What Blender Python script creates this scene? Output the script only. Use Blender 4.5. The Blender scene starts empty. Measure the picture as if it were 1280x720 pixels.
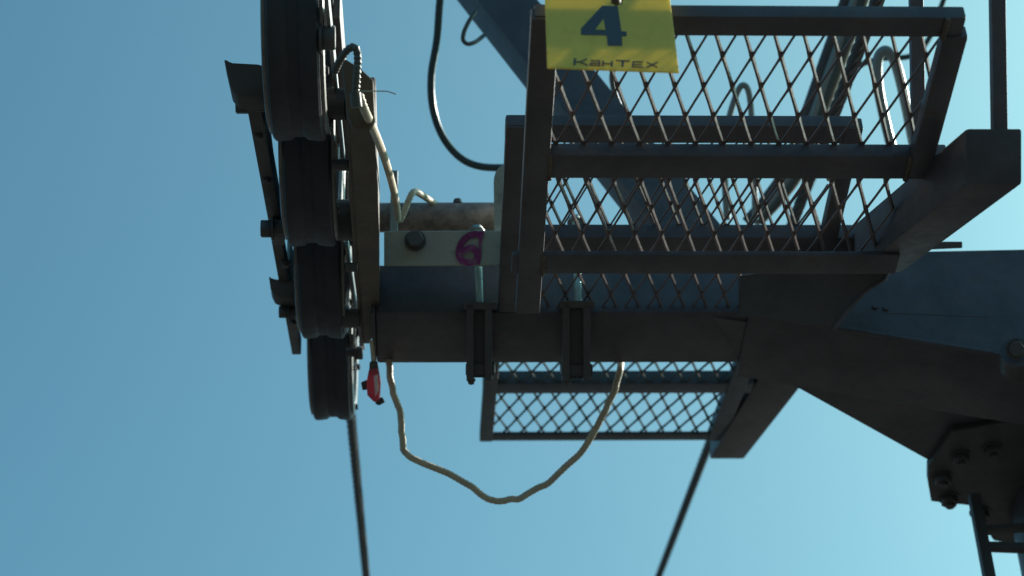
import bpy, bmesh, math, random
from mathutils import Vector as V, Matrix
random.seed(7)
S = bpy.context.scene
COL = S.collection

# ------------------------------------------------------------------ camera
F = 2600.0                                   # focal length in pixels of a 1280 px wide picture
R, TH = math.radians, math.radians(14.0)     # the rope climbs 14 degrees away from the camera
yr = V((-106, -1122, 2600)).normalized()     # rope direction in (right, up, forward)
xr = V((2600, 0, 106)).normalized()
def cross_l(a, b):                           # right-handed once forward is flipped
    A = V((a.x, a.y, -a.z)); B = V((b.x, b.y, -b.z)); c = A.cross(B); return V((c.x, c.y, -c.z))
zr = cross_l(xr, yr).normalized()
yw = yr*math.cos(TH) - zr*math.sin(TH)
zw = yr*math.sin(TH) + zr*math.cos(TH)
RIGHT = V((xr.x, yw.x, zw.x)); UP = V((xr.y, yw.y, zw.y)); FWD = V((xr.z, yw.z, zw.z))
CAM = V((0, 0, 1.6))
def ray(px, py): return RIGHT*((px-640)/F) + UP*((360-py)/F) + FWD
def PD(px, py, d): return CAM + ray(px, py)*d
def toworld(c): return RIGHT*c.x + UP*c.y + FWD*c.z      # camera vector (right, up, fwd) -> world
cd = bpy.data.cameras.new('camera'); cam = bpy.data.objects.new('camera', cd); COL.objects.link(cam)
m = Matrix((RIGHT, UP, -FWD)).transposed().to_4x4(); m.translation = CAM; cam.matrix_world = m
cd.sensor_width = 36; cd.lens = F/1280*36; cd.clip_end = 3000; cd.clip_start = .05
cd.dof.use_dof = True; cd.dof.focus_distance = 3.55; cd.dof.aperture_fstop = 5
S.camera = cam

class Frame:
    """a plane with a local frame: x across, y away, z up"""
    def __init__(s, o, x, y):
        s.o = o; s.x = x.normalized(); s.y = (y - s.x*y.dot(s.x)).normalized(); s.z = s.x.cross(s.y)
    def w(s, a, b, c): return s.o + s.x*a + s.y*b + s.z*c
    def hit(s, px, py, z=0.0):
        r = ray(px, py); t = (s.w(0, 0, z)-CAM).dot(s.z)/r.dot(s.z)
        p = CAM + r*t - s.o; return p.dot(s.x), p.dot(s.y)
    def hity(s, px, py, y):
        r = ray(px, py); t = (s.w(0, y, 0)-CAM).dot(s.y)/r.dot(s.y)
        p = CAM + r*t - s.o; return p.dot(s.x), p.dot(s.z)
XW = toworld(xr); YR = toworld(yr)
def vp(px, py): return toworld(V((px-640, 360-py, F)).normalized())
YA = vp(495, 2500)
RF = Frame(CAM.copy(), XW, YR)               # rope frame, origin at the camera
FA = Frame(PD(640, 340, 3.41), XW, YA)
FB = Frame(PD(640, 360, 4.10), XW, YA)
FC = Frame(PD(640, 520, 5.33), XW, YR)
FW = Frame(CAM.copy(), V((1, 0, 0)), V((0, 1, 0)))

# ------------------------------------------------------------------ materials
def paint(name, col, rough=.5, metal=0.0, var=.25, scale=9, dirt=(.10, .062, .04), dirtamt=.25, bump=.02, spec=.5, fine=60):
    m = bpy.data.materials.new(name); m.use_nodes = True; nt = m.node_tree; N = nt.nodes; L = nt.links
    b = N['Principled BSDF']; tc = N.new('ShaderNodeTexCoord')
    n1 = N.new('ShaderNodeTexNoise'); n1.inputs['Scale'].default_value = scale; n1.inputs['Detail'].default_value = 8; n1.inputs['Roughness'].default_value = .65
    n2 = N.new('ShaderNodeTexNoise'); n2.inputs['Scale'].default_value = fine; n2.inputs['Detail'].default_value = 5
    L.new(tc.outputs['Object'], n1.inputs['Vector']); L.new(tc.outputs['Object'], n2.inputs['Vector'])
    cr = N.new('ShaderNodeValToRGB'); cr.color_ramp.elements[0].position = .3; cr.color_ramp.elements[1].position = .72
    cr.color_ramp.elements[0].color = tuple(c*(1-var) for c in col)+(1,); cr.color_ramp.elements[1].color = tuple(min(1, c*(1+var)) for c in col)+(1,)
    L.new(n1.outputs['Fac'], cr.inputs['Fac'])
    dr = N.new('ShaderNodeValToRGB'); dr.color_ramp.elements[0].position = .56; dr.color_ramp.elements[1].position = .74
    dr.color_ramp.elements[0].color = (0, 0, 0, 1); dr.color_ramp.elements[1].color = (dirtamt,)*3+(1,)
    ma = N.new('ShaderNodeMath'); ma.operation = 'MULTIPLY_ADD'; ma.inputs[1].default_value = .55; 
    L.new(n2.outputs['Fac'], ma.inputs[0]); 
    mb = N.new('ShaderNodeMath'); mb.operation = 'MULTIPLY'; mb.inputs[1].default_value = .5; L.new(n1.outputs['Fac'], mb.inputs[0]); L.new(mb.outputs[0], ma.inputs[2])
    L.new(ma.outputs[0], dr.inputs['Fac'])
    mx = N.new('ShaderNodeMixRGB'); L.new(dr.outputs['Color'], mx.inputs['Fac']); L.new(cr.outputs['Color'], mx.inputs['Color1']); mx.inputs['Color2'].default_value = dirt+(1,)
    L.new(mx.outputs['Color'], b.inputs['Base Color'])
    rr = N.new('ShaderNodeMapRange'); rr.inputs['To Min'].default_value = max(.05, rough-.12); rr.inputs['To Max'].default_value = min(1, rough+.15)
    L.new(n2.outputs['Fac'], rr.inputs['Value']); L.new(rr.outputs['Result'], b.inputs['Roughness'])
    b.inputs['Metallic'].default_value = metal; b.inputs['Specular IOR Level'].default_value = spec
    bp = N.new('ShaderNodeBump'); bp.inputs['Strength'].default_value = .4; bp.inputs['Distance'].default_value = bump*.1
    L.new(n2.outputs['Fac'], bp.inputs['Height']); L.new(bp.outputs['Normal'], b.inputs['Normal'])
    return m
M = dict(
    steel=paint('grey_painted_steel', (.078, .074, .086), .45, var=.35, dirtamt=.6),
    plat=paint('platform_painted_steel', (.086, .079, .09), .45, var=.35, dirtamt=.6),
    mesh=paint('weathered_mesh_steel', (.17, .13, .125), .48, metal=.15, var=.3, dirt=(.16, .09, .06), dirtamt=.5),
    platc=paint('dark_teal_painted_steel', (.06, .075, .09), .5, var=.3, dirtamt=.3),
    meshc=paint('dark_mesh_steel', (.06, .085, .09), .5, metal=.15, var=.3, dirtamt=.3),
    rubber=paint('black_rubber', (.034, .038, .048), .6, var=.3, dirt=(.06, .055, .04), dirtamt=.3),
    rim=paint('worn_wheel_metal', (.22, .22, .21), .38, metal=.6, var=.3, dirtamt=.5),
    beam=paint('brown_greased_steel', (.095, .075, .055), .5, var=.35, dirt=(.12, .07, .035), dirtamt=.7),
    dark=paint('dark_steel', (.07, .067, .07), .5, var=.3),
    plate=paint('pale_galvanised_plate', (.36, .40, .36), .55, metal=.1, var=.14, scale=14, dirt=(.09, .065, .045), dirtamt=.5),
    pipe=paint('weathered_pipe', (.24, .19, .17), .6, metal=.2, var=.75, scale=22, dirt=(.13, .06, .045), dirtamt=.9),
    zinc=paint('zinc_plated_rod', (.36, .60, .62), .35, metal=.35, var=.2, dirtamt=.1),
    galv=paint('galvanised_tube', (.24, .27, .27), .4, metal=.35, var=.15),
    conduit=paint('beige_conduit', (.56, .49, .36), .5, var=.25, scale=30, dirt=(.1, .07, .04), dirtamt=.5, fine=90),
    gconduit=paint('dark_grey_conduit', (.075, .078, .07), .45, var=.25),
    cable=paint('black_cable_sheath', (.035, .06, .065), .3, var=.1, dirtamt=.1),
    rope=paint('steel_wire_rope', (.05, .05, .05), .5, metal=.4, var=.3),
    red=paint('red_plastic', (.7, .14, .19), .4, var=.12, dirtamt=.15),
    pink=paint('faded_pink_strip', (.85, .55, .55), .5, var=.1, dirtamt=.3),
    yellow=paint('yellow_sign_face', (.95, .80, .20), .5, var=.06, dirt=(.4, .36, .10), dirtamt=.25),
    ink=paint('navy_sign_ink', (.08,.11,.13), .5, var=.08, dirtamt=.05),
    magenta=paint('magenta_paint_mark', (.22, .03, .16), .6, var=.6, scale=35, dirt=(.2, .2, .19), dirtamt=.9),
    tie=paint('nylon_tie', (.5, .45, .33), .4, var=.1),
)
def translucent(m, amt):
    nt = m.node_tree; b = nt.nodes['Principled BSDF']; out = nt.nodes['Material Output']
    t = nt.nodes.new('ShaderNodeBsdfTranslucent'); mx = nt.nodes.new('ShaderNodeMixShader'); mx.inputs['Fac'].default_value = amt
    nt.links.new(b.inputs['Base Color'].links[0].from_socket, t.inputs['Color'])
    nt.links.new(b.outputs[0], mx.inputs[1]); nt.links.new(t.outputs[0], mx.inputs[2]); nt.links.new(mx.outputs[0], out.inputs['Surface'])
translucent(M['yellow'], .34); translucent(M['red'], .5)
# ------------------------------------------------------------------ builders
def link(name, bm, mat, parent=None, smooth=True):
    bmesh.ops.recalc_face_normals(bm, faces=bm.faces)
    me = bpy.data.meshes.new(name); bm.to_mesh(me); bm.free()
    c = sum((v.co for v in me.vertices), V())/max(1, len(me.vertices))
    o = bpy.data.objects.new(name, me); me.transform(Matrix.Translation(-c)); COL.objects.link(o)
    me.materials.append(M[mat] if isinstance(mat, str) else mat)
    if smooth:
        for p in me.polygons: p.use_smooth = True
        try: me.set_sharp_from_angle(angle=R(35))
        except Exception: pass
    o.location = c
    if parent:
        o.parent = parent; o.location = c - world_loc(parent)
    return o
def world_loc(o):
    l = o.location.copy()
    while o.parent: o = o.parent; l += o.location
    return l
def thing(name, loc, label, cat, group=None):
    o = bpy.data.objects.new(name, None); o.empty_display_size = .1; COL.objects.link(o); o.location = loc; tag(o, label, cat, group); return o
def tag(o, label=None, cat=None, group=None, kind=None):
    if label: o['label'] = label
    if cat: o['category'] = cat
    if group: o['group'] = group
    if kind: o['kind'] = kind
    return o
def hexa(bm, c, bev=.002):
    """c: 8 corners, 0-3 one end loop, 4-7 the other end"""
    t = bmesh.new(); v = [t.verts.new(p) for p in c]
    for f in ((0, 1, 2, 3), (7, 6, 5, 4), (0, 4, 5, 1), (1, 5, 6, 2), (2, 6, 7, 3), (3, 7, 4, 0)): t.faces.new([v[i] for i in f])
    if bev: bmesh.ops.bevel(t, geom=t.edges[:], offset=bev, segments=2, affect='EDGES', profile=.6)
    merge(bm, t)
def merge(bm, t):
    me = bpy.data.meshes.new('t'); t.to_mesh(me); t.free(); bm.from_mesh(me); bpy.data.meshes.remove(me)
def box(bm, fr, x0, x1, y0, y1, z0, z1, bev=.002):
    W = fr.w
    hexa(bm, [W(x0, y0, z0), W(x1, y0, z0), W(x1, y0, z1), W(x0, y0, z1), W(x0, y1, z0), W(x1, y1, z0), W(x1, y1, z1), W(x0, y1, z1)], bev)
def beam(bm, p0, p1, w, h, up, bev=.002):
    d = (p1-p0).normalized(); s = d.cross(up).normalized()*w/2; u = s.cross(d).normalized()*h/2
    hexa(bm, [p0-s-u, p0+s-u, p0+s+u, p0-s+u, p1-s-u, p1+s-u, p1+s+u, p1-s+u], bev)
def prism(bm, pts, ext, bev=.0015):
    t = bmesh.new(); a = [t.verts.new(p) for p in pts]; b = [t.verts.new(p+ext) for p in pts]
    t.faces.new(a); t.faces.new(b[::-1]); n = len(pts)
    for i in range(n): t.faces.new((a[i], a[(i+1) % n], b[(i+1) % n], b[i]))
    if bev: bmesh.ops.bevel(t, geom=t.edges[:], offset=bev, segments=1, affect='EDGES')
    merge(bm, t)
def spline(pts, n=10):
    P = [pts[0]*2-pts[1]]+pts+[pts[-1]*2-pts[-2]]; out = []
    for i in range(1, len(P)-2):
        a, b, c, d = P[i-1:i+3]
        for k in range(n):
            t = k/n
            out.append(.5*((2*b)+(c-a)*t+(2*a-5*b+4*c-d)*t*t+(3*b-a-3*c+d)*t**3))
    out.append(pts[-1]); return out
def resample(pts, step):
    out = [pts[0]]; acc = 0
    for a, b in zip(pts, pts[1:]):
        l = (b-a).length; pos = step-acc
        while pos <= l: out.append(a+(b-a)*(pos/l)); pos += step
        acc = (acc+l) % step if l > 0 else acc
    out.append(pts[-1]); return out
def tube(bm, pts, rad, seg=12, rib=0.0, step=None, cap=True):
    if step: pts = resample(pts, step)
    n = len(pts); prev = None; up = V((.3, .2, 1)).normalized()
    for i, p in enumerate(pts):
        d = (pts[min(i+1, n-1)]-pts[max(i-1, 0)]).normalized()
        s = d.cross(up); s = s.normalized() if s.length > 1e-4 else V((1, 0, 0)); u = s.cross(d).normalized(); up = u
        r = rad*(1+(rib if i % 2 else -rib))
        ring = [bm.verts.new(p+s*math.cos(2*math.pi*k/seg)*r+u*math.sin(2*math.pi*k/seg)*r) for k in range(seg)]
        if prev:
            for k in range(seg): bm.faces.new((prev[k], prev[(k+1) % seg], ring[(k+1) % seg], ring[k]))
        elif cap: bm.faces.new(ring)
        prev = ring
    if cap: bm.faces.new(prev[::-1])
def lathe(bm, c, ax, prof, seg=64):
    """prof: closed list of (along axis, radius)"""
    ax = ax.normalized(); s = ax.orthogonal().normalized(); u = ax.cross(s); rings = []
    for a, r in prof:
        rings.append([bm.verts.new(c+ax*a+(s*math.cos(2*math.pi*k/seg)+u*math.sin(2*math.pi*k/seg))*r) for k in range(seg)])
    n = len(rings)
    for i in range(n):
        A, B = rings[i], rings[(i+1) % n]
        for k in range(seg): bm.faces.new((A[k], A[(k+1) % seg], B[(k+1) % seg], B[k]))
def bolt(bm, c, ax, r, h, shank=0, sr=None):
    """hexagon head starting at c growing along ax, with washer and optional shank the other way"""
    ax = ax.normalized(); s = ax.orthogonal().normalized(); u = ax.cross(s)
    prism(bm, [c+(s*math.cos(k*math.pi/3+.2)+u*math.sin(k*math.pi/3+.2))*r for k in range(6)], ax*h, r*.08)
    prism(bm, [c-ax*.1*r+(s*math.cos(k*math.pi/10)+u*math.sin(k*math.pi/10))*r*1.25 for k in range(20)], ax*.22*r, 0)
    if shank: tube(bm, [c-ax*shank, c+ax*(h+r*.4)], sr or r*.5, 12)

# ------------------------------------------------------------------ platforms
def rbox(bm, fr, xl, xr_, yt, ym, yb, xm=None, bev=.004):
    """rail across: front top / front bottom / back bottom rows of the photo at column xm -> real box in the frame"""
    xm = xm if xm is not None else (xl+xr_)/2
    _, v0 = fr.hit(xm, ym); _, v1 = fr.hit(xm, yb); _, h = fr.hity(xm, yt, v0)
    u0, _ = fr.hit(xl, ym); u1, _ = fr.hit(xr_, ym)
    box(bm, fr, u0, u1, v0, v1, 0, h, bev); return u0, u1, v0, v1, h
def sbar(bm, fr, x0, x1, row, y0, y1, h, bev=.003):
    u0, _ = fr.hit(x0, row); u1, _ = fr.hit(x1, row)
    box(bm, fr, u0, u1, y0, y1, -.003, h, bev); return u0, u1
def expanded(bm, fr, u0, u1, v0, v1, z, pw, pl, r1=.0025, r2=.0018, uoff=0.0, voff=0.0):
    """expanded metal: strands leaning both ways, necked at nodes; clipped to the opening"""
    def strand(a, b, w, t, tw):
        d = (b-a).normalized(); n = (fr.z*math.cos(tw)+fr.x*math.sin(tw)); n = (n-d*n.dot(d)).normalized(); s = d.cross(n)
        mid = (a+b)/2+fr.z*random.uniform(-.0008, .0008)
        rings = []
        for p, k in ((a, 1.15), (a.lerp(mid, .4), .9), (mid, .85), (mid.lerp(b, .6), .9), (b, 1.15)):
            rings.append([bm.verts.new(p+s*sx*w*k+n*sz*t*k) for sx, sz in ((-1, -1), (1, -1), (1, 1), (-1, 1))])
        for A, B in zip(rings, rings[1:]):
            for k in range(4): bm.faces.new((A[k], A[(k+1) % 4], B[(k+1) % 4], B[k]))
        bm.faces.new(rings[0]); bm.faces.new(rings[-1][::-1])
    nu = int((u1-u0)/pw)+3; nv = int((v1-v0)/(pl/2))+3
    for j in range(-1, nv):
        for i in range(-1, nu):
            a = V((u0+uoff+(i+.5*(j % 2))*pw, v0+voff+j*pl/2))
            for sgn in (1, -1):
                b = V((a.x+sgn*pw/2, a.y+pl/2))
                P, Q = a.copy(), b.copy()
                # clip
                t0, t1 = 0.0, 1.0; ok = True
                for lo, hi, pa, dd in ((u0, u1, a.x, b.x-a.x), (v0, v1, a.y, b.y-a.y)):
                    ta, tb = (lo-pa)/dd, (hi-pa)/dd
                    if ta > tb: ta, tb = tb, ta
                    t0 = max(t0, ta); t1 = min(t1, tb)
                if t1-t0 < .03: continue
                P = a.lerp(b, t0); Q = a.lerp(b, t1)
                jz = .0012*sgn
                if sgn == 1: strand(fr.w(P.x, P.y, z), fr.w(Q.x, Q.y, z), r1, .0024, -1.0)
                else: strand(fr.w(P.x, P.y, z+jz), fr.w(Q.x, Q.y, z+jz), r2, .0024, .35)

# --- platform A : the near one with the sign
tA = thing('work_platform', FA.w(0, 0, 0), 'large grey mesh work platform nearest the viewer, carrying the yellow number sign', 'platform')
bm = bmesh.new(); a1 = rbox(bm, FA, 668, 1209, 6, 21, 46, 960); link('frame_rail', bm, 'plat', tA)
bm = bmesh.new(); a2 = rbox(bm, FA, 655, 1186, 179, 195, 224, 930); link('frame_rail', bm, 'plat', tA)
bm = bmesh.new(); a4 = rbox(bm, FA, 640, 1126, 313, 319, 343, 900); link('frame_rail', bm, 'plat', tA)
hA = a2[4]
_, vend = FA.hit(650, 391)
bm = bmesh.new(); aL = sbar(bm, FA, 655, 688, 190, a1[2]+.004, vend, a1[4]*.85); link('side_bar', bm, 'plat', tA)
bm = bmesh.new(); aR = sbar(bm, FA, 1141, 1170, 190, a1[3]-.004, a2[3]-.003, a1[4]*.85); link('side_bar', bm, 'plat', tA)
DE = 2600
pwA = 36.4*(3.41*(2500-340)/(2500-120))/F
plA = .128
bm = bmesh.new()
off, _ = FA.hit(660+890/4.26, 365/4.26); _, voff = FA.hit(869, 85.7)
uo = (off-aL[1]) % pwA; vo = (voff-a1[3]) % plA
expanded(bm, FA, aL[1]-.006, aR[0]+.014, a1[3], a2[2]+.01, a2[4], pwA, plA, uoff=uo-pwA+.006, voff=vo-plA)
link('mesh_panel', bm, 'mesh', tA, smooth=False)
bm = bmesh.new(); expanded(bm, FA, aL[1], aR[0], a2[3], a4[2]+.03, .026, pwA, plA, uoff=uo-pwA*.8, voff=-.03)
link('mesh_panel', bm, 'mesh', tA, smooth=False)

def weld(fr, u, va, vb, z, parent):
    n = max(6, int(abs(vb-va)/.004)); bm = bmesh.new()
    tube(bm, [fr.w(u+random.uniform(-.0008, .0008), va+(vb-va)*i/n, z+random.uniform(-.0006, .0006)) for i in range(n+1)], .0042, 8, .14)
    link('weld', bm, 'beam', parent)
for a in (a1, a2, a4):
    weld(FA, aL[1], a[2], a[3], -.001, tA)
for a in (a1, a2): weld(FA, aR[0], a[2], a[3], -.001, tA)

# --- platform B : behind it, against the crossarm
tB = thing('work_platform', FB.w(0, 0, 0), 'grey mesh work platform seen behind the nearest one, against the crossarm front', 'platform')
bm = bmesh.new(); b1 = rbox(bm, FB, 632, 1075, 143, 157, 180, 850, .006); link('frame_rail', bm, 'plat', tB)
bm = bmesh.new(); b3 = rbox(bm, FB, 642, 1085, 280, 297, 324, 860); link('frame_rail', bm, 'plat', tB)
_, vB = FB.hit(800, 389)
bm = bmesh.new(); bL = sbar(bm, FB, 632, 660, 165, b1[2]+.003, vB, b1[4]*.85); link('side_bar', bm, 'plat', tB)
bm = bmesh.new(); bR = sbar(bm, FB, 1036, 1057, 255, b1[2]+.003, vB, b1[4]*.85); link('side_bar', bm, 'plat', tB)
bm = bmesh.new(); expanded(bm, FB, bL[1], bR[0], b1[3], b3[2]+.01, b3[4]+.001, .0455, .128, uoff=.01, voff=-.05)
link('mesh_panel', bm, 'mesh', tB, smooth=False)
bm = bmesh.new(); expanded(bm, FB, bL[1], bR[0], b3[3], vB+.01, b3[4]*.6, .0455, .128, uoff=-.02, voff=-.06)
link('mesh_panel', bm, 'mesh', tB, smooth=False)

# --- platform C : low, beyond the crossarm
tC = thing('work_platform', FC.w(0, 0, 0), 'smaller mesh work platform hanging beyond and below the crossarm, lowest of the three', 'platform')
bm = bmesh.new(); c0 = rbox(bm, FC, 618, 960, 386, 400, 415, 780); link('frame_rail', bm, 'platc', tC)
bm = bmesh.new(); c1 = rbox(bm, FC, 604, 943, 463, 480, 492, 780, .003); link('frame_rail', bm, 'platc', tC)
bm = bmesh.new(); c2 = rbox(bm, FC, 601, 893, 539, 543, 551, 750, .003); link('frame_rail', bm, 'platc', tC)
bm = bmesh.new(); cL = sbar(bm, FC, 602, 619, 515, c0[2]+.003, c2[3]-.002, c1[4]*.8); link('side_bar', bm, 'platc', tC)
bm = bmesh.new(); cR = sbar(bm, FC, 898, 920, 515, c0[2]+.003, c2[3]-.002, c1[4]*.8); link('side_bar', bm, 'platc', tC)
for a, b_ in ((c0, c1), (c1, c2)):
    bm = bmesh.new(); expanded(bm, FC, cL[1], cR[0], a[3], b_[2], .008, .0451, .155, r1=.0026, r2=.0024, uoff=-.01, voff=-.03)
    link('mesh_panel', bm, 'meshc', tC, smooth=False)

# ------------------------------------------------------------------ tower
COLC = PD(1415, 640, 4.75)                    # column axis
tT = thing('lift_tower', V((COLC.x, COLC.y, 0)), 'dark grey steel lift tower with box crossarm and a column at the right edge', 'lift tower')
# crossarm as a real box, levelled
D0 = 4.1*2140/2109+.01
FX = Frame(PD(700, 391, D0), XW, V((0, 1, 0)))
bm = bmesh.new(); x = rbox(bm, FX, 469, 1300, 331, 391, 454, 700, .006); link('crossarm', bm, 'steel', tT)
u0, u1, v0, v1, hX = x
bm = bmesh.new(); box(bm, FX, u0-.008, u0-.0005, v0-.006, v1+.006, -.006, hX+.006, .002); link('end_plate', bm, 'steel', tT)
# head: deeper tapered plate box over the column
FH = Frame(FX.w(0, v0-.012, 0), XW, V((0, 1, 0)))
def onH(px, py): a, c = FH.hity(px, py, 0); return FH.w(a, 0, c)
bm = bmesh.new(); prism(bm, [onH(*p) for p in ((935, 390), (1035, 340), (1120, 314), (1420, 308), (1420, 470), (1240, 441))], FH.y*(v1-v0+.05), .003)
link('head_box', bm, 'steel', tT)
bm = bmesh.new()
tube(bm, [onH(1112, 391.5)+FH.y*.0005, onH(1180, 393.5)+FH.y*.0005, onH(1236, 396)+FH.y*.0005], .0016, 8)
for p in ((1094, 384), (1107, 386)): bolt(bm, onH(*p), -FH.y, .006, .005)
link('seam_weld', bm, 'steel', tT)
def bead(pts, name='weld', rr=.005):
    P = resample(pts, .0045); bm = bmesh.new()
    tube(bm, [p+V((random.uniform(-1, 1), random.uniform(-1, 1), random.uniform(-1, 1)))*.0003 for p in P], rr*.8, 10, .05); link(name, bm, 'steel', tT)
bead([PD(1110, 340, 4.02), PD(1106, 349, 4.02), PD(1081, 365, 4.02), PD(1058, 390, 4.02), PD(1042, 411, 4.02)])
bead([onH(1040, 409), onH(1240, 441)], rr=.006)
bead([onX_(x, 391.5) for x in (700, 930)] if False else [onH(940, 392), onH(1040, 409)])
# haunch underneath, spreading away towards the column
FU = Frame(FX.w(0, 0, -.004), XW, V((0, 1, 0)))
def onU(px, py): a, b = FU.hit(px, py); return FU.w(a, b, 0)
bm = bmesh.new()
prism(bm, [onU(*p) for p in ((890, 396), (925, 451), (944, 455), (1002, 487), (1166, 578), (1450, 720), (1450, 452), (1240, 443))], V((0, 0, .10)), .003)
link('haunch', bm, 'steel', tT)
# lug at the right edge
bm = bmesh.new()
c = PD(1272, 440, 4.02); tube(bm, [c, c+V((.01, .05, .0))], .034, 20); bolt(bm, PD(1270, 436, 4.0), -FWD, .016, .010)
link('pivot_boss', bm, 'dark', tT)
# flange under the head with bolts
bm = bmesh.new()
zc = PD(1161, 604, 4.75).z
ctr = V((COLC.x, COLC.y, 0)); rad = (V((PD(1161, 604, 4.75).x, PD(1161, 604, 4.75).y, 0))-ctr).length
FF = Frame(PD(1187, 627, 4.75), XW, V((0, 1, 0))); zc = FF.o.z+.02
def onF(px, py): a, b = FF.hit(px, py); return FF.w(a, b, 0)
fl = [onF(*p) for p in ((1160, 585), (1160, 604), (1164, 627), (1213, 631), (1242, 676), (1480, 720), (1560, 640), (1500, 540), (1300, 520), (1190, 540))]
prism(bm, fl, V((0, 0, .022)), .002)
cf = sum(fl, V())/len(fl)
prism(bm, [cf+(p-cf)*.97+V((0, 0, .024)) for p in fl], V((0, 0, .022)), .002)
link('flange', bm, 'dark', tT)
bm = bmesh.new(); prism(bm, [cf+(p-cf)*.86+V((0, 0, .046)) for p in fl], V((0, 0, FU.o.z-cf.z-.046)), 0); link('neck', bm, 'steel', tT)
for p in ((1186, 622), (1178, 596), (1225, 640), (1200, 570), (1240, 560), (1330, 690)):
    bm = bmesh.new(); bolt(bm, onF(*p), V((0, 0, -1)), .020, .018, .075, .010); link('bolt', bm, 'dark', tT)
# column
COLC2 = PD(1400, 640, 4.75); ctr = V((COLC2.x, COLC2.y, 0)); colr = .243
bm = bmesh.new()
n = 64
prof = [(0.0, colr*1.04), (zc-.012, colr), (zc-.012, colr-.01), (0.0, colr*1.04-.01)]
lathe(bm, ctr, V((0, 0, 1)), prof, 72)
link('column', bm, 'steel', tT)
bm = bmesh.new(); prism(bm, [ctr+V((math.cos(t*math.pi/24)*rad*1.2, math.sin(t*math.pi/24)*rad*1.2, 0)) for t in range(48)], V((0, 0, .04)), .002); link('base_flange', bm, 'steel', tT)
# ladder down the column, two rails
def vline(px, py, d): p = PD(px, py, d); return V((p.x, p.y, 0))
l1 = vline(1228, 676, 4.50); l2 = l1+V((.36, .03, 0)); ztop = PD(1222, 630, 4.5).z
lad = thing('ladder', l1, 'dark steel access ladder running down beside the column at the lower right corner', 'ladder')
for l in (l1, l2):
    bm = bmesh.new(); box(bm, Frame(l, V((1, 0, 0)), V((0, 1, 0))), -.012, .012, -.012, .012, .05, ztop+.05, .002); link('rail', bm, 'dark', lad)
zr0 = PD(1250, 686, 4.5).z
for k in range(-1, 9):
    z = zr0-k*.28
    if z > ztop+.04: continue
    bm = bmesh.new(); beam(bm, l1+V((.008, 0, z)), l2+V((-.008, 0, z)), .022, .016, V((0, 0, 1)), .002); link('rung', bm, 'dark', lad)
for z in (zr0+.045, 1.0):
    bm = bmesh.new(); beam(bm, l1+V((0, .01, z)), ctr+V((-colr*.5, -colr*.8, z)), .03, .008, V((0, 0, 1)), .001); link('bracket', bm, 'dark', lad)

# struts
def quadhex(bm, n, dn, f, df, bev=.005):
    def q(r, d): return [PD(r[0], r[3], d), PD(r[2], r[3], d), PD(r[2], r[1], d), PD(r[0], r[1], d)]
    hexa(bm, q(n, dn)+q(f, df), bev)
bm = bmesh.new(); quadhex(bm, (1208, 160, 1278, 230), 3.12, (1068, 280, 1127, 341), 3.50); link('strut', bm, 'steel', tT)
bm = bmesh.new(); quadhex(bm, (1074, 284, 1122, 336), 3.502, (1066, 290, 1110, 338), 4.13); link('strut_foot', bm, 'steel', tT)
bm = bmesh.new(); prism(bm, [PD(x, y, 4.02) for x, y in ((925, 345), (985, 335), (1112, 338), (1106, 348), (1080, 364), (1058, 388), (1042, 410), (925, 395))], FWD*.03, .002)
link('bracket_plate', bm, 'dark', tT)
bm = bmesh.new(); quadhex(bm, (952, 430, 1013, 468), 5.1, (887, 540, 930, 574), 5.62); link('strut', bm, 'steel', tT)
bm = bmesh.new()   # small bracket plate behind the near strut
prism(bm, [PD(1165, 302, 4.12), PD(1203, 302, 4.12), PD(1203, 310, 4.12), PD(1160, 312, 4.12)], FWD*.02, .001)
link('bracket', bm, 'steel', tT)

# diagonal lifting beam above, coming down from the upper left
bm = bmesh.new()
A = [PD(556, -25, 5.15), PD(585, -25, 5.05), PD(655, -25, 5.2), PD(632, -28, 5.35)]
ax0, ax1 = (608, -25), (862, 300)
p0 = PD(610, -40, 5.25); p1 = PD(868, 290, 4.45)
yb0 = (PD(700, 100, 4.9)).y
def onY(px, py): a, c = FW.hity(px, py, yb0); return FW.w(a, yb0, c)
beam(bm, onY(581, -50), onY(870, 312), .128, .09, V((0, 1, 0)), .004)
link('lifting_beam', bm, 'steel', tT)

# ------------------------------------------------------------------ crossarm fittings
def onX(px, py, dy=0.0): a, c = FX.hity(px, py, v0+dy); return FX.w(a, v0+dy, c)
# pipe
tP = thing('axle_pipe', onX(540, 272, .02), 'weathered rusty steel pipe lying between the wheel train and the crossarm', 'pipe')
dP = 4.25
bm = bmesh.new(); rp = 18.5*dP/F
tube(bm, [PD(440, 272, dP), PD(500, 272, dP), PD(560, 271.6, dP), PD(630, 271.5, dP)], rp, 40); link('pipe_body', bm, 'pipe', tP)
bm = bmesh.new(); bolt(bm, PD(572, 255, dP), V((0, -.2, 1)), .009, .01); link('bolt', bm, 'dark', tP)
bm = bmesh.new(); prism(bm, [PD(487, 290, 4.17), PD(497, 290, 4.17), PD(497, 213, 4.2), PD(489, 213, 4.2)], FWD*.02, .001); link('locating_bar', bm, 'galv', tP)
# rounded cheek
bm = bmesh.new(); pts = [PD(636, 292, 4.15), PD(618, 292, 4.15), PD(617, 228, 4.15)]
for k in range(1, 7): a = math.pi-k*math.pi/12; pts.append(PD(631+14*math.cos(a), 228-22*math.sin(a), 4.15))
pts.append(PD(662, 206, 4.15)); pts.append(PD(662, 292, 4.15))
prism(bm, pts, FWD*.016, .001); link('cheek_plate', bm, 'plate', tP)
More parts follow.
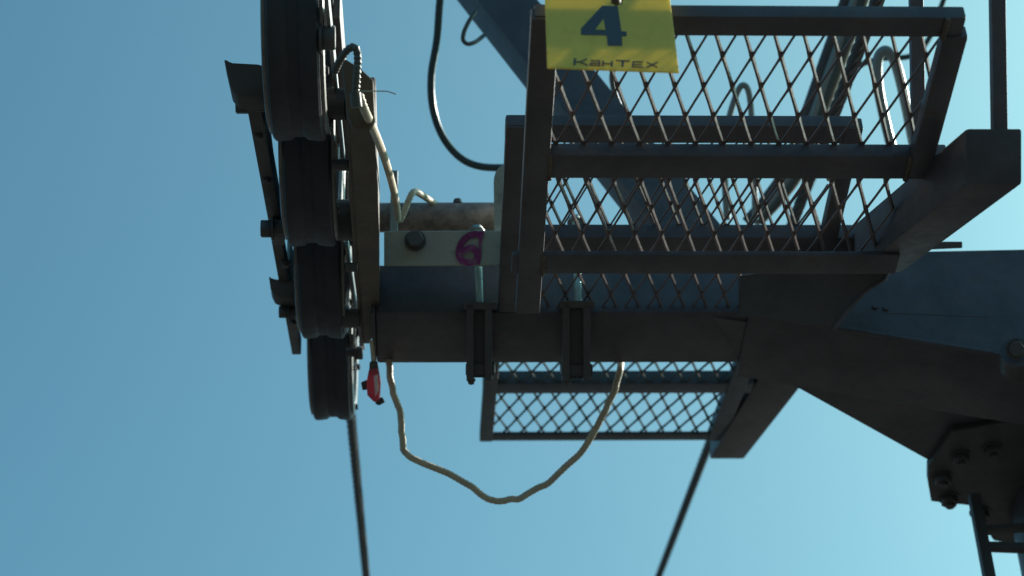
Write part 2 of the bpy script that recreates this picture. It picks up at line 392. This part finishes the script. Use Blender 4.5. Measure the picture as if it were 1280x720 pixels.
# mount plate
tM = thing('mounting_plate', PD(557, 332, 4.08), 'pale grey plate with a magenta painted numeral bolted on top of the crossarm', 'plate')
bm = bmesh.new(); pl = [PD(480, 332.5, 4.08), PD(480, 289, 4.08), PD(672, 288, 4.08), PD(672, 332, 4.08)]
prism(bm, pl, FWD*.05, .0015); link('plate_body', bm, 'plate', tM)
bm = bmesh.new(); bolt(bm, PD(519, 301, 4.075), (-FWD+UP*.3), .017, .018); link('bolt', bm, 'dark', tM)
def ribbon(bm, pts, w, n, th=.0015, closed=False):
    for i in range(len(pts)-(0 if closed else 1)):
        a, b = pts[i], pts[(i+1) % len(pts)]; d = (b-a).normalized(); s = d.cross(n).normalized()*w/2
        prism(bm, [a-s-d*w*.25, a+s-d*w*.25, b+s+d*w*.25, b-s+d*w*.25], n*(th+.00005*i), 0)
bm = bmesh.new()
g = lambda x, y: PD(x, y, 4.0785)
six = spline([g(603, 293), g(588, 294), g(577, 304), g(574, 318), g(580, 327), g(593, 327), g(597, 318), g(590, 310), g(579, 314)], 6)
ribbon(bm, six, .013, -FWD); ribbon(bm, [g(601, 294), g(600, 303), g(600, 320), g(598, 330)], .006, -FWD, .0022); link('painted_numeral', bm, 'magenta', tM)
bm = bmesh.new(); ribbon(bm, [g(630, 330), g(640, 318), g(655, 300)], .010, -FWD); link('painted_mark', bm, 'magenta', tM)
# clamps with rods
clamps = []
for (xa, xb, yt, yb_, xr0, rt, lab) in ((583, 615, 378, 477, 599, 282, 'beam clamp with teal threaded rod on the crossarm, below the magenta numeral'),
                                (703, 738, 376, 478, 722, 270, 'beam clamp on the crossarm with its teal rod behind the platform mesh')):
    dC = D0-.055
    t = thing('beam_clamp', PD((xa+xb)/2, yb_, dC), lab, 'clamp', 'clamps holding the crossarm fittings')
    bm = bmesh.new(); xm = (xa+xb)/2
    topf = PD(xm, yt, dC); 
    q = lambda x, y, d=dC: PD(x, y, d)
    # U channel: two webs and a back
    for (l, r, dd) in ((xa, xa+9, 0), (xb-9, xb, 0)):
        prism(bm, [q(l, yt+2), q(r, yt+2), q(r, yb_-1), q(l, yb_-1)], FWD*.05, .001)
    prism(bm, [q(xa+7, yt+2, dC+.02), q(xb-7, yt+2, dC+.02), q(xb-7, yb_-5, dC+.02), q(xa+7, yb_-5, dC+.02)], FWD*.006, .0005)
    link('channel', bm, 'dark', t)
    bm = bmesh.new(); prism(bm, [q(xa-4, yt), q(xb+5, yt), q(xb+5, yt+9), q(xa-4, yt+9)], FWD*.055, .001); link('top_plate', bm, 'dark', t)
    bm = bmesh.new(); prism(bm, [q(xa-1, yb_-22, dC+.01), q(xb+3, yb_-22, dC+.01), q(xb+3, yb_-8, dC+.01), q(xa-1, yb_-8, dC+.01)], FWD*.16, .001); link('bottom_plate', bm, 'dark', t)
    bm = bmesh.new(); pts = resample([PD(xr0-3, rt, dC+.035), PD(xr0+1, yt+6, dC+.02)], .0022); tube(bm, pts, .0075, 14, .06); link('threaded_rod', bm, 'zinc', t)
    bm = bmesh.new(); bolt(bm, PD(xr0-3, rt+8, dC+.035), V((0, 0, 1)), .013, .012); link('nut', bm, 'galv', t)
    bm = bmesh.new(); bolt(bm, PD(xa+6, yb_-2, dC+.03), V((0, 0, -1)), .007, .008, 0); link('nut', bm, 'dark', t)

# ------------------------------------------------------------------ wheel train
HW, RW, PW = 1.8, .21, .453
XC = RF.hit(373, 178, HW-RW)[0]
tS = thing('sheave_train', RF.w(XC, 3.7, HW), 'train of four black sheave wheels at the left end of the crossarm', 'sheave train')
ys = [3.003+.02, 3.45, 3.908, 4.405]
for i, y in enumerate(ys):
    c = RF.w(XC, y, HW)
    w = .0425
    wh = None
    bm = bmesh.new()
    lathe(bm, c, XW, [(-w, RW-.004), (-w+.004, RW), (-w+.012, RW), (-.014, RW-.002), (-.008, RW-.007), (.008, RW-.007), (.014, RW-.002), (w-.012, RW), (w-.004, RW), (w, RW-.004), (w, RW-.045), (-w, RW-.045)], 96)
    wh = link('sheave_wheel', bm, 'rubber', tS)
    bm = bmesh.new()
    w2 = w+.006
    for s in (-1, 1):
        pr = [(s*(w+.001), RW-.012), (s*w2, RW-.012), (s*(w2+.002), RW-.02), (s*w2, RW-.040), (s*.012, RW-.055), (s*.012, .06), (s*w2, .052), (s*w2, .02), (s*.002, .02), (s*.002, RW-.047)]
        lathe(bm, c, XW, pr, 72)
    link('rim', bm, 'rim', wh)
    bm = bmesh.new(); tube(bm, [RF.w(XC-.050, y, HW), RF.w(XC+.058, y, HW)], .016, 20)
    bolt(bm, RF.w(XC+.052, y, HW), XW, .020, .010); link('axle', bm, 'dark', wh)
    for k in range(6):
        a = k*math.pi/3+.3*i
        bm = bmesh.new(); bolt(bm, RF.w(XC+w2+.001, y+math.cos(a)*(RW-.03), HW+math.sin(a)*(RW-.03)), XW, .007, .006); link('rim_bolt', bm, 'dark', wh)
def pr(px, py, z): a, b = RF.hit(px, py, z); return RF.w(a, b, z)
# side bars each side carrying wheel pairs
for s, dx, mt in ((1, .064, 'dark'),):
    for a, b in ((0, 1), (2, 3)):
        bm = bmesh.new()
        box(bm, RF, XC+s*dx-.006, XC+s*dx+.006, ys[a]-.05, ys[b]+.05, HW-.035, HW+.035, .002); link('side_bar', bm, mt, tS)
# outer left guide bars
zb = HW-.10
bm = bmesh.new()
beam(bm, pr(316, 108, zb), pr(349, 292, zb), .024, .05, RF.z, .003); link('guide_bar', bm, 'dark', tS)
bm = bmesh.new()
beam(bm, pr(346, 290, zb), pr(371, 433, zb), .02, .04, RF.z, .003); link('guide_bar', bm, 'dark', tS)
for p, q_ in (((333, 158), (347, 268)), ((361, 312), (369, 352))):
    bm = bmesh.new(); beam(bm, pr(p[0], p[1], HW-.06), pr(q_[0], q_[1], HW-.06), .008, .05, RF.z, .002); link('spring_strip', bm, 'galv', tS)
for x_, y_ in ((324, 170), (334, 225), (357, 330), (366, 402)):
    bm = bmesh.new(); bolt(bm, pr(x_, y_, zb-.026), -RF.z, .008, .007); link('bolt', bm, 'dark', tS)
# rope catchers
def poly_at(pts, d, ext, mat, name, parent, bev=.0015):
    bm = bmesh.new(); prism(bm, [PD(x, y, d) for x, y in pts], ext, bev); return link(name, bm, mat, parent)
poly_at([(280, 74), (284, 75), (290, 80), (323, 80), (332, 84), (350, 86), (350, 120), (306, 120), (296, 118), (288, 109)], 3.42, YR*.05, 'dark', 'rope_catcher', tS)
poly_at([(336, 345), (343, 350), (372, 351), (376, 353), (376, 372), (352, 372), (342, 368), (338, 360)], 4.2, YR*.05, 'dark', 'rope_catcher', tS)
for (x, y, d, r, l, n) in ((312, 131, 3.55, .017, .03, -XW), (336, 286, 3.85, .018, .022, -XW), (356, 390, 4.25, .014, .02, -XW)):
    bm = bmesh.new(); bolt(bm, PD(x+5, y, d), n, r, l); tube(bm, [PD(x+6, y, d), PD(x+6, y, d)+XW*.09], r*.7, 14); link('pin', bm, 'dark', tS)
# cross brackets between the guide bars and the wheel
for px0, px1, y_, d in ((318, 345, 128, 3.5), (340, 366, 285, 3.9), (358, 380, 385, 4.25)):
    poly_at([(px0, y_-11), (px1, y_-11), (px1, y_+11), (px0, y_+11)], d, FWD*.02, 'dark', 'bracket', tS)
# balance beam right of the wheels (bottom seen from below)
zq = 1.62
def q(px, py): return pr(px, py, zq)
bm = bmesh.new(); prism(bm, [q(436, 152), q(469, 152), q(471, 210), q(474, 290), q(474, 400), q(463, 430), q(452, 430), q(447, 340), q(441, 300), q(436, 240)], RF.z*.085, .003)
link('balance_beam', bm, 'beam', tS)
bm = bmesh.new(); prism(bm, [q(432, 140), q(437, 140), q(457, 428), q(451, 430)], RF.z*.10-RF.z*.006, .002); link('beam_flange', bm, 'beam', tS)
poly_at([(427, 76), (431, 73), (449, 84), (467, 100), (469, 150), (462, 160), (440, 158), (433, 140)], 3.20, YR*.012, 'beam', 'end_plate', tS)
# cross pins between wheel side and balance beam
for px0, px1, y_, rr, d in ((402, 432, 130, 20, 3.5), (415, 436, 206, 7.5, 3.62), (432, 447, 334, 6, 3.85), (425, 450, 398, 12, 4.2), (410, 442, 275, 26, 3.9)):
    bm = bmesh.new(); tube(bm, [PD(px0, y_, d), PD(px1, y_, d)], rr*d/F, 20); link('cross_pin', bm, 'dark', tS)
for x, y, d, r in ((401, 47, 3.3, .021), (444, 441, 4.45, .015)):
    bm = bmesh.new(); bolt(bm, PD(x, y, d), XW, r, r*1.1); tube(bm, [PD(x, y, d), PD(x, y, d)-XW*.02], r*.6, 14); link('pin', bm, 'dark', tS)
# thin pale strips added right of the wheels to give the bars' sun glints
for pts, mt in (([(407, -25), (419, 97), (429, 198)], 'galv'), ([(433, 300), (444, 380), (441, 465)], 'galv')):
    bm = bmesh.new()
    for a, b in zip(pts, pts[1:]): beam(bm, pr(a[0], a[1], 1.70), pr(b[0], b[1], 1.70), .006, .03, RF.z, .001)
    link('glint_strip', bm, mt, tS)

# ------------------------------------------------------------------ ropes
def wire_rope(p0, p1, r, name, label, cat):
    bm = bmesh.new(); d = (p1-p0); L_ = d.length; d.normalize(); s = d.orthogonal().normalized(); u = d.cross(s)
    for k in range(6):
        n = 700; pts = []
        for i in range(n+1):
            f = (i/n); t = f*f if L_ > 20 else f
            dist = L_*t
            ph = 2*math.pi*min(dist, 9.0)/(r*20)+k*math.pi/3
            pts.append(p0+d*dist+(s*math.cos(ph)+u*math.sin(ph))*r*.58)
        tube(bm, pts, r*.46, 6)
    o = link(name, bm, 'rope'); tag(o, label, cat); return o
zrp = HW+RW-.002
wire_rope(RF.w(XC, 2.4, zrp), RF.w(XC, 60, zrp-.6), .0145, 'haul_rope', 'dark steel haul rope running out below the wheel train at the left', 'rope')
# second rope: parallel line through the pixel (888,555) at depth 7
a0 = PD(886, 555, 6.6)-CAM; X2, Y2, Z2 = a0.dot(RF.x), a0.dot(RF.y), a0.dot(RF.z)
wire_rope(RF.w(X2, Y2-3.9, Z2), RF.w(X2, 60, Z2), .0145, 'haul_rope', 'dark steel haul rope running out behind the low mesh platform', 'rope')

# ------------------------------------------------------------------ conduits and cables
def cable(name, pts, px, mat, label, cat, rib=0, step=None, group=None, parent=None, nn=12, jit=0):
    if jit:
        rr_ = random.Random(3); den = []
        for a, b in zip(pts, pts[1:]):
            for k in range(3): den.append(tuple(a[i]+(b[i]-a[i])*k/3+(rr_.uniform(-jit, jit) if i < 2 else 0) for i in range(3)))
        pts = den+[pts[-1]]
    P = spline([PD(*p) for p in pts], nn); d = sum(p[2] for p in pts)/len(pts)
    bm = bmesh.new(); tube(bm, P, px/2*d/F, 14, rib, step); o = link(name, bm, mat, parent)
    if not parent: tag(o, label, cat, group)
    return o
cable('conduit', [(485, 440, 4.30), (488, 470, 4.27), (491, 492, 4.26), (500, 513, 4.26), (502, 540, 4.26), (504, 562, 4.26), (516, 574, 4.26), (560, 592, 4.28), (590, 608, 4.28), (606, 622, 4.28), (622, 627, 4.28), (648, 623, 4.28), (685, 604, 4.28), (722, 570, 4.28), (742, 542, 4.28), (757, 513, 4.29), (768, 488, 4.30), (775, 462, 4.32), (776, 440, 4.4)],
      8.4, 'conduit', 'beige ribbed conduit sagging in a loop below the crossarm', 'conduit', .05, .0045, jit=.8)
t = thing('conduit', PD(447, 130, 3.3), 'bent beige and grey conduit rising from the pipe to the top of the balance beam', 'conduit')
cable('grey_sleeve', [(418, 90, 3.17), (424, 77, 3.15), (434, 63, 3.14), (443, 59, 3.13), (447, 70, 3.13), (446, 95, 3.13), (444, 120, 3.14)], 9.5, 'gconduit', '', '', .11, .0036, parent=t)
cable('ribbed_tube', [(449, 118, 3.14), (456, 138, 3.16), (466, 160, 3.26), (478, 190, 3.5), (488, 222, 3.8), (495, 252, 4.0), (498, 274, 4.1), (503, 270, 4.1), (511, 250, 4.1), (517, 240, 4.11), (526, 243, 4.15), (545, 256, 4.26)], 8.6, 'conduit', '', '', .09, .004, parent=t)
cable('gland', [(444, 116, 3.13), (446, 134, 3.13)], 14, 'gconduit', '', '', parent=t)
bm = bmesh.new(); P = spline([PD(*p) for p in [(446, 114, 3.12), (460, 114, 3.12), (480, 114, 3.12), (487, 115, 3.12), (495, 118, 3.12)]], 8); tube(bm, P, .0009, 8); link('cable_tie', bm, 'tie', t)
cable('cable', [(552, -20, 4.9), (549, 10, 4.9), (546, 50, 4.9), (539, 95, 4.9), (541, 135, 4.9), (553, 170, 4.9), (574, 196, 4.9), (600, 208, 4.9), (640, 210, 4.9)], 9.5, 'cable', 'thick black cable drooping from the top of the frame to the pipe cheek', 'cable')
cable('cable', [(594, 15, 4.85), (586, 27, 4.83), (580, 40, 4.82), (579, 50, 4.82), (585, 55, 4.82), (595, 52, 4.84), (604, 45, 4.9)], 5.5, 'gconduit', 'short thin cable loop sticking out beside the diagonal lifting beam', 'cable')
cable('cable', [(781, 50, 4.9), (770, 78, 4.9), (765, 98, 4.9), (772, 125, 4.9), (790, 160, 4.95)], 7, 'gconduit', 'short cable showing just under the yellow sign', 'cable')
cable('cable', [(1200, -60, 5.6), (1176, 10, 5.6), (1160, 50, 5.6), (1138, 70, 5.6), (1098, 74, 5.6), (1064, 88, 5.6), (1048, 115, 5.6), (1035, 160, 5.6), (1022, 210, 5.6), (1000, 262, 5.6)], 7, 'cable', 'thin black cable crossing behind the big hoop tube at the upper right', 'cable')
# bundle of tubes
t = thing('tube_bundle', PD(1000, 190, 5.1), 'bundle of grey tubes and conduit leaning up behind the near mesh platform', 'tubes')
for k, (dx, w, mt, dd) in enumerate(((-9, 15, 'dark', 0), (3, 15, 'galv', -.01), (13, 10, 'gconduit', -.02), (19, 5, 'conduit', -.02))):
    cable('tube', [(1081+dx, -50, 5.1+dd), (1062+dx*.95, 12, 5.1+dd), (1036+dx*.9, 85, 5.1+dd), (1013+dx*.85, 150, 5.1+dd), (990+dx*.85, 212, 5.1+dd), (966+dx*.8, 248, 5.1+dd), (940+dx*.7, 278, 5.1+dd)], w, mt, '', '', parent=t)
# hoops
cable('hoop_tube', [(1150, 215, 4.9), (1142, 180, 4.9), (1132, 130, 4.9), (1122, 88, 4.9), (1113, 67, 4.9), (1104, 64, 4.9), (1097, 76, 4.9), (1098, 110, 4.9), (1106, 150, 4.9), (1116, 190, 4.9), (1122, 215, 4.9)], 13, 'galv', 'thick grey bent tube hoop behind the right end of the near mesh platform', 'tube')
cable('hoop_tube', [(900, 190, 4.9), (908, 160, 4.9), (917, 128, 4.9), (926, 108, 4.9), (934, 110, 4.9), (938, 128, 4.9), (940, 160, 4.9), (943, 230, 4.9), (944, 275, 4.9)], 8, 'galv', 'thin grey bent tube hoop showing above the middle rail, left of the tube bundle', 'tube')
cable('tube', [(903, 180, 4.9), (906, 225, 4.9), (909, 275, 4.9)], 9, 'galv', 'short upright grey tube end seen through both mesh layers', 'tube')
cable('eye_bolt', [(714, 283, 4.2), (714, 272, 4.2)], 7, 'galv', 'small bolt end seen through the mesh beside the left bar', 'bolt')
# railing posts
for (xb, yb_, db, xt, w, lab) in ((1249, 166, 3.16, 1247, 18.5, 'grey railing post standing on the square strut end at the right edge'), (1148, 178, 3.5, 1145, 16.5, 'grey railing post behind the right corner of the near mesh platform')):
    bm = bmesh.new(); p0, p1 = PD(xb, yb_, db), PD(xt-3, -160, db+.02); beam(bm, p0, p1, w*db/F, w*db/F, FWD, .003)
    o = link('railing_post', bm, 'plat'); tag(o, lab, 'post', 'railing posts')
# red connector
t = thing('connector', PD(467, 480, 4.2), 'small red plug connector hanging on a short lead at the left end of the crossarm', 'connector')
cable('lead', [(464, 425, 4.2), (466, 445, 4.2), (467, 460, 4.2)], 5, 'conduit', '', '', parent=t)
poly_at([(461, 462), (472, 460), (475, 478), (474, 500), (468, 503), (459, 494), (458, 478)], 4.18, FWD*.03, 'red', 'plug_body', t)
poly_at([(467, 470), (472, 468), (473, 488), (469, 496)], 4.172, FWD*.01, 'pink', 'label_strip', t)
poly_at([(451, 478), (458, 475), (459, 487), (453, 488)], 4.19, FWD*.015, 'dark', 'latch', t)
poly_at([(470, 498), (478, 497), (481, 503), (474, 507), (469, 505)], 4.19, FWD*.015, 'dark', 'latch', t)
poly_at([(462, 452), (471, 452), (474, 468), (461, 470)], 4.185, FWD*.02, 'gconduit', 'boot', t)

# ------------------------------------------------------------------ number sign
sd = 2.86
SO = PD(766, 86.5, sd)
bx = (PD(849, 90, sd-.004)-PD(684, 84, sd)).normalized(); tl = PD(679, -60, sd+.15)-PD(684, 84, sd)
FS = Frame(SO, bx, tl.cross(bx))
if FS.y.dot(FWD) < 0: FS = Frame(SO, bx, bx.cross(tl))
t = thing('number_sign', SO, 'yellow sign plate with dark numeral four hung on the near platform top rail', 'sign')
def s2(px, py, dy=0.0): a, c = FS.hity(px, py, dy); return FS.w(a, dy, c)
bm = bmesh.new(); prism(bm, [s2(*p) for p in ((684, 84), (849, 90), (830, -60), (679, -60))], FS.y*.0035, .0006)
link('sign_plate', bm, 'yellow', t)
bm = bmesh.new(); k4 = lambda x, y: s2(660+x/4.26, y/4.26, -.0008)
prism(bm, [k4(395, 30), k4(478, 32), k4(497, 165), k4(525, 168), k4(525, 192), k4(500, 192), k4(503, 243), k4(425, 242), k4(418, 187), k4(282, 185), k4(281, 152)][::-1], FS.y*.0005, 0)
four = link('numeral', bm, 'ink', t, smooth=False)
bm = bmesh.new(); prism(bm, [s2(660+358/4.26, 157/4.26, -.0014), s2(660+412/4.26, 159/4.26, -.0014), s2(660+402/4.26, 100/4.26, -.0014)][::-1], FS.y*.0004, 0)
link('numeral_opening', bm, 'yellow', t, smooth=False)
bm = bmesh.new()
def stroke(pts, w=7.5, closed=False):
    P = [s2(660+x/4.26, y/4.26, -.0008) for x, y in pts]
    ribbon(bm, P, w*1.15/4.26*sd/F, -FS.y, .0003)
stroke([(250, 312), (247, 345)], 10); stroke([(250, 329), (284, 330)], 8); stroke([(278, 330), (312, 314)]); stroke([(278, 330), (318, 348)])
stroke([(334, 323), (380, 325), (382, 350), (332, 348), (334, 337), (378, 338)], 7)
stroke([(400, 325), (398, 351)], 9); stroke([(402, 339), (444, 341)], 7); stroke([(447, 327), (446, 354)], 9)
stroke([(470, 322), (540, 325)], 8); stroke([(505, 326), (503, 355)], 10)
stroke([(612, 330), (560, 329), (557, 356), (612, 358)], 7); stroke([(560, 343), (606, 344)], 6)
stroke([(634, 332), (688, 360)], 7); stroke([(688, 333), (632, 359)], 7)
link('lettering', bm, 'ink', t, smooth=False)
bm = bmesh.new(); P = spline([PD(771, 3, sd-.02), PD(769, -6, sd-.03), PD(770, -30, sd-.02), PD(770, -45, sd+.03)], 6); tube(bm, P, .006, 12)
tube(bm, [PD(764, 1, sd-.012), PD(778, 1.5, sd-.012)], .0045, 10); link('hook', bm, 'beam', t)

# ------------------------------------------------------------------ ground, sky, sun
bm = bmesh.new(); bmesh.ops.create_grid(bm, x_segments=160, y_segments=160, size=500)
for v in bm.verts:
    up = max(0, v.co.y-8); bump = (math.sin(v.co.x*.05+1)*math.cos(v.co.y*.043)*.9+math.sin(v.co.x*.017)*3)*min(1, max(0, v.co.length-14)/60)
    v.co.z = up*.23+bump
g = paint('dry_hill_grass', (.036, .036, .034), .9, var=.45, scale=.6, dirt=(.07, .06, .05), dirtamt=.9, bump=.3, fine=8)
o = link('ground', bm, g); tag(o, kind='structure')
W = bpy.data.worlds.new('World'); S.world = W; W.use_nodes = True; nt = W.node_tree; bg = nt.nodes['Background']
sky = nt.nodes.new('ShaderNodeTexSky'); sky.sky_type = 'NISHITA'; sky.sun_disc = False
SE, AZ = R(36), R(59)                     # azimuth clockwise from +Y (towards +X)
sky.sun_elevation = SE; sky.sun_rotation = AZ; sky.altitude = 300; sky.air_density = 1.0; sky.dust_density = 5; sky.ozone_density = 7
hs = nt.nodes.new('ShaderNodeMixRGB'); hs.blend_type = 'MULTIPLY'; hs.inputs['Fac'].default_value = 1; hs.inputs['Color2'].default_value = (.60, 1.0, .79, 1)
nt.links.new(sky.outputs['Color'], hs.inputs['Color1']); nt.links.new(hs.outputs['Color'], bg.inputs['Color']); bg.inputs['Strength'].default_value = .118
sl = bpy.data.lights.new('sun', 'SUN'); sl.energy = 5; sl.angle = R(.5); sl.color = (1, .93, .84)
so = bpy.data.objects.new('sun', sl); COL.objects.link(so)
sdv = V((math.sin(AZ)*math.cos(SE), math.cos(AZ)*math.cos(SE), math.sin(SE)))
so.rotation_euler = sdv.to_track_quat('Z', 'Y').to_euler(); so.location = sdv*50
S.view_settings.view_transform = 'Standard'; S.view_settings.look = 'None'; S.view_settings.exposure = .5; S.view_settings.gamma = 1
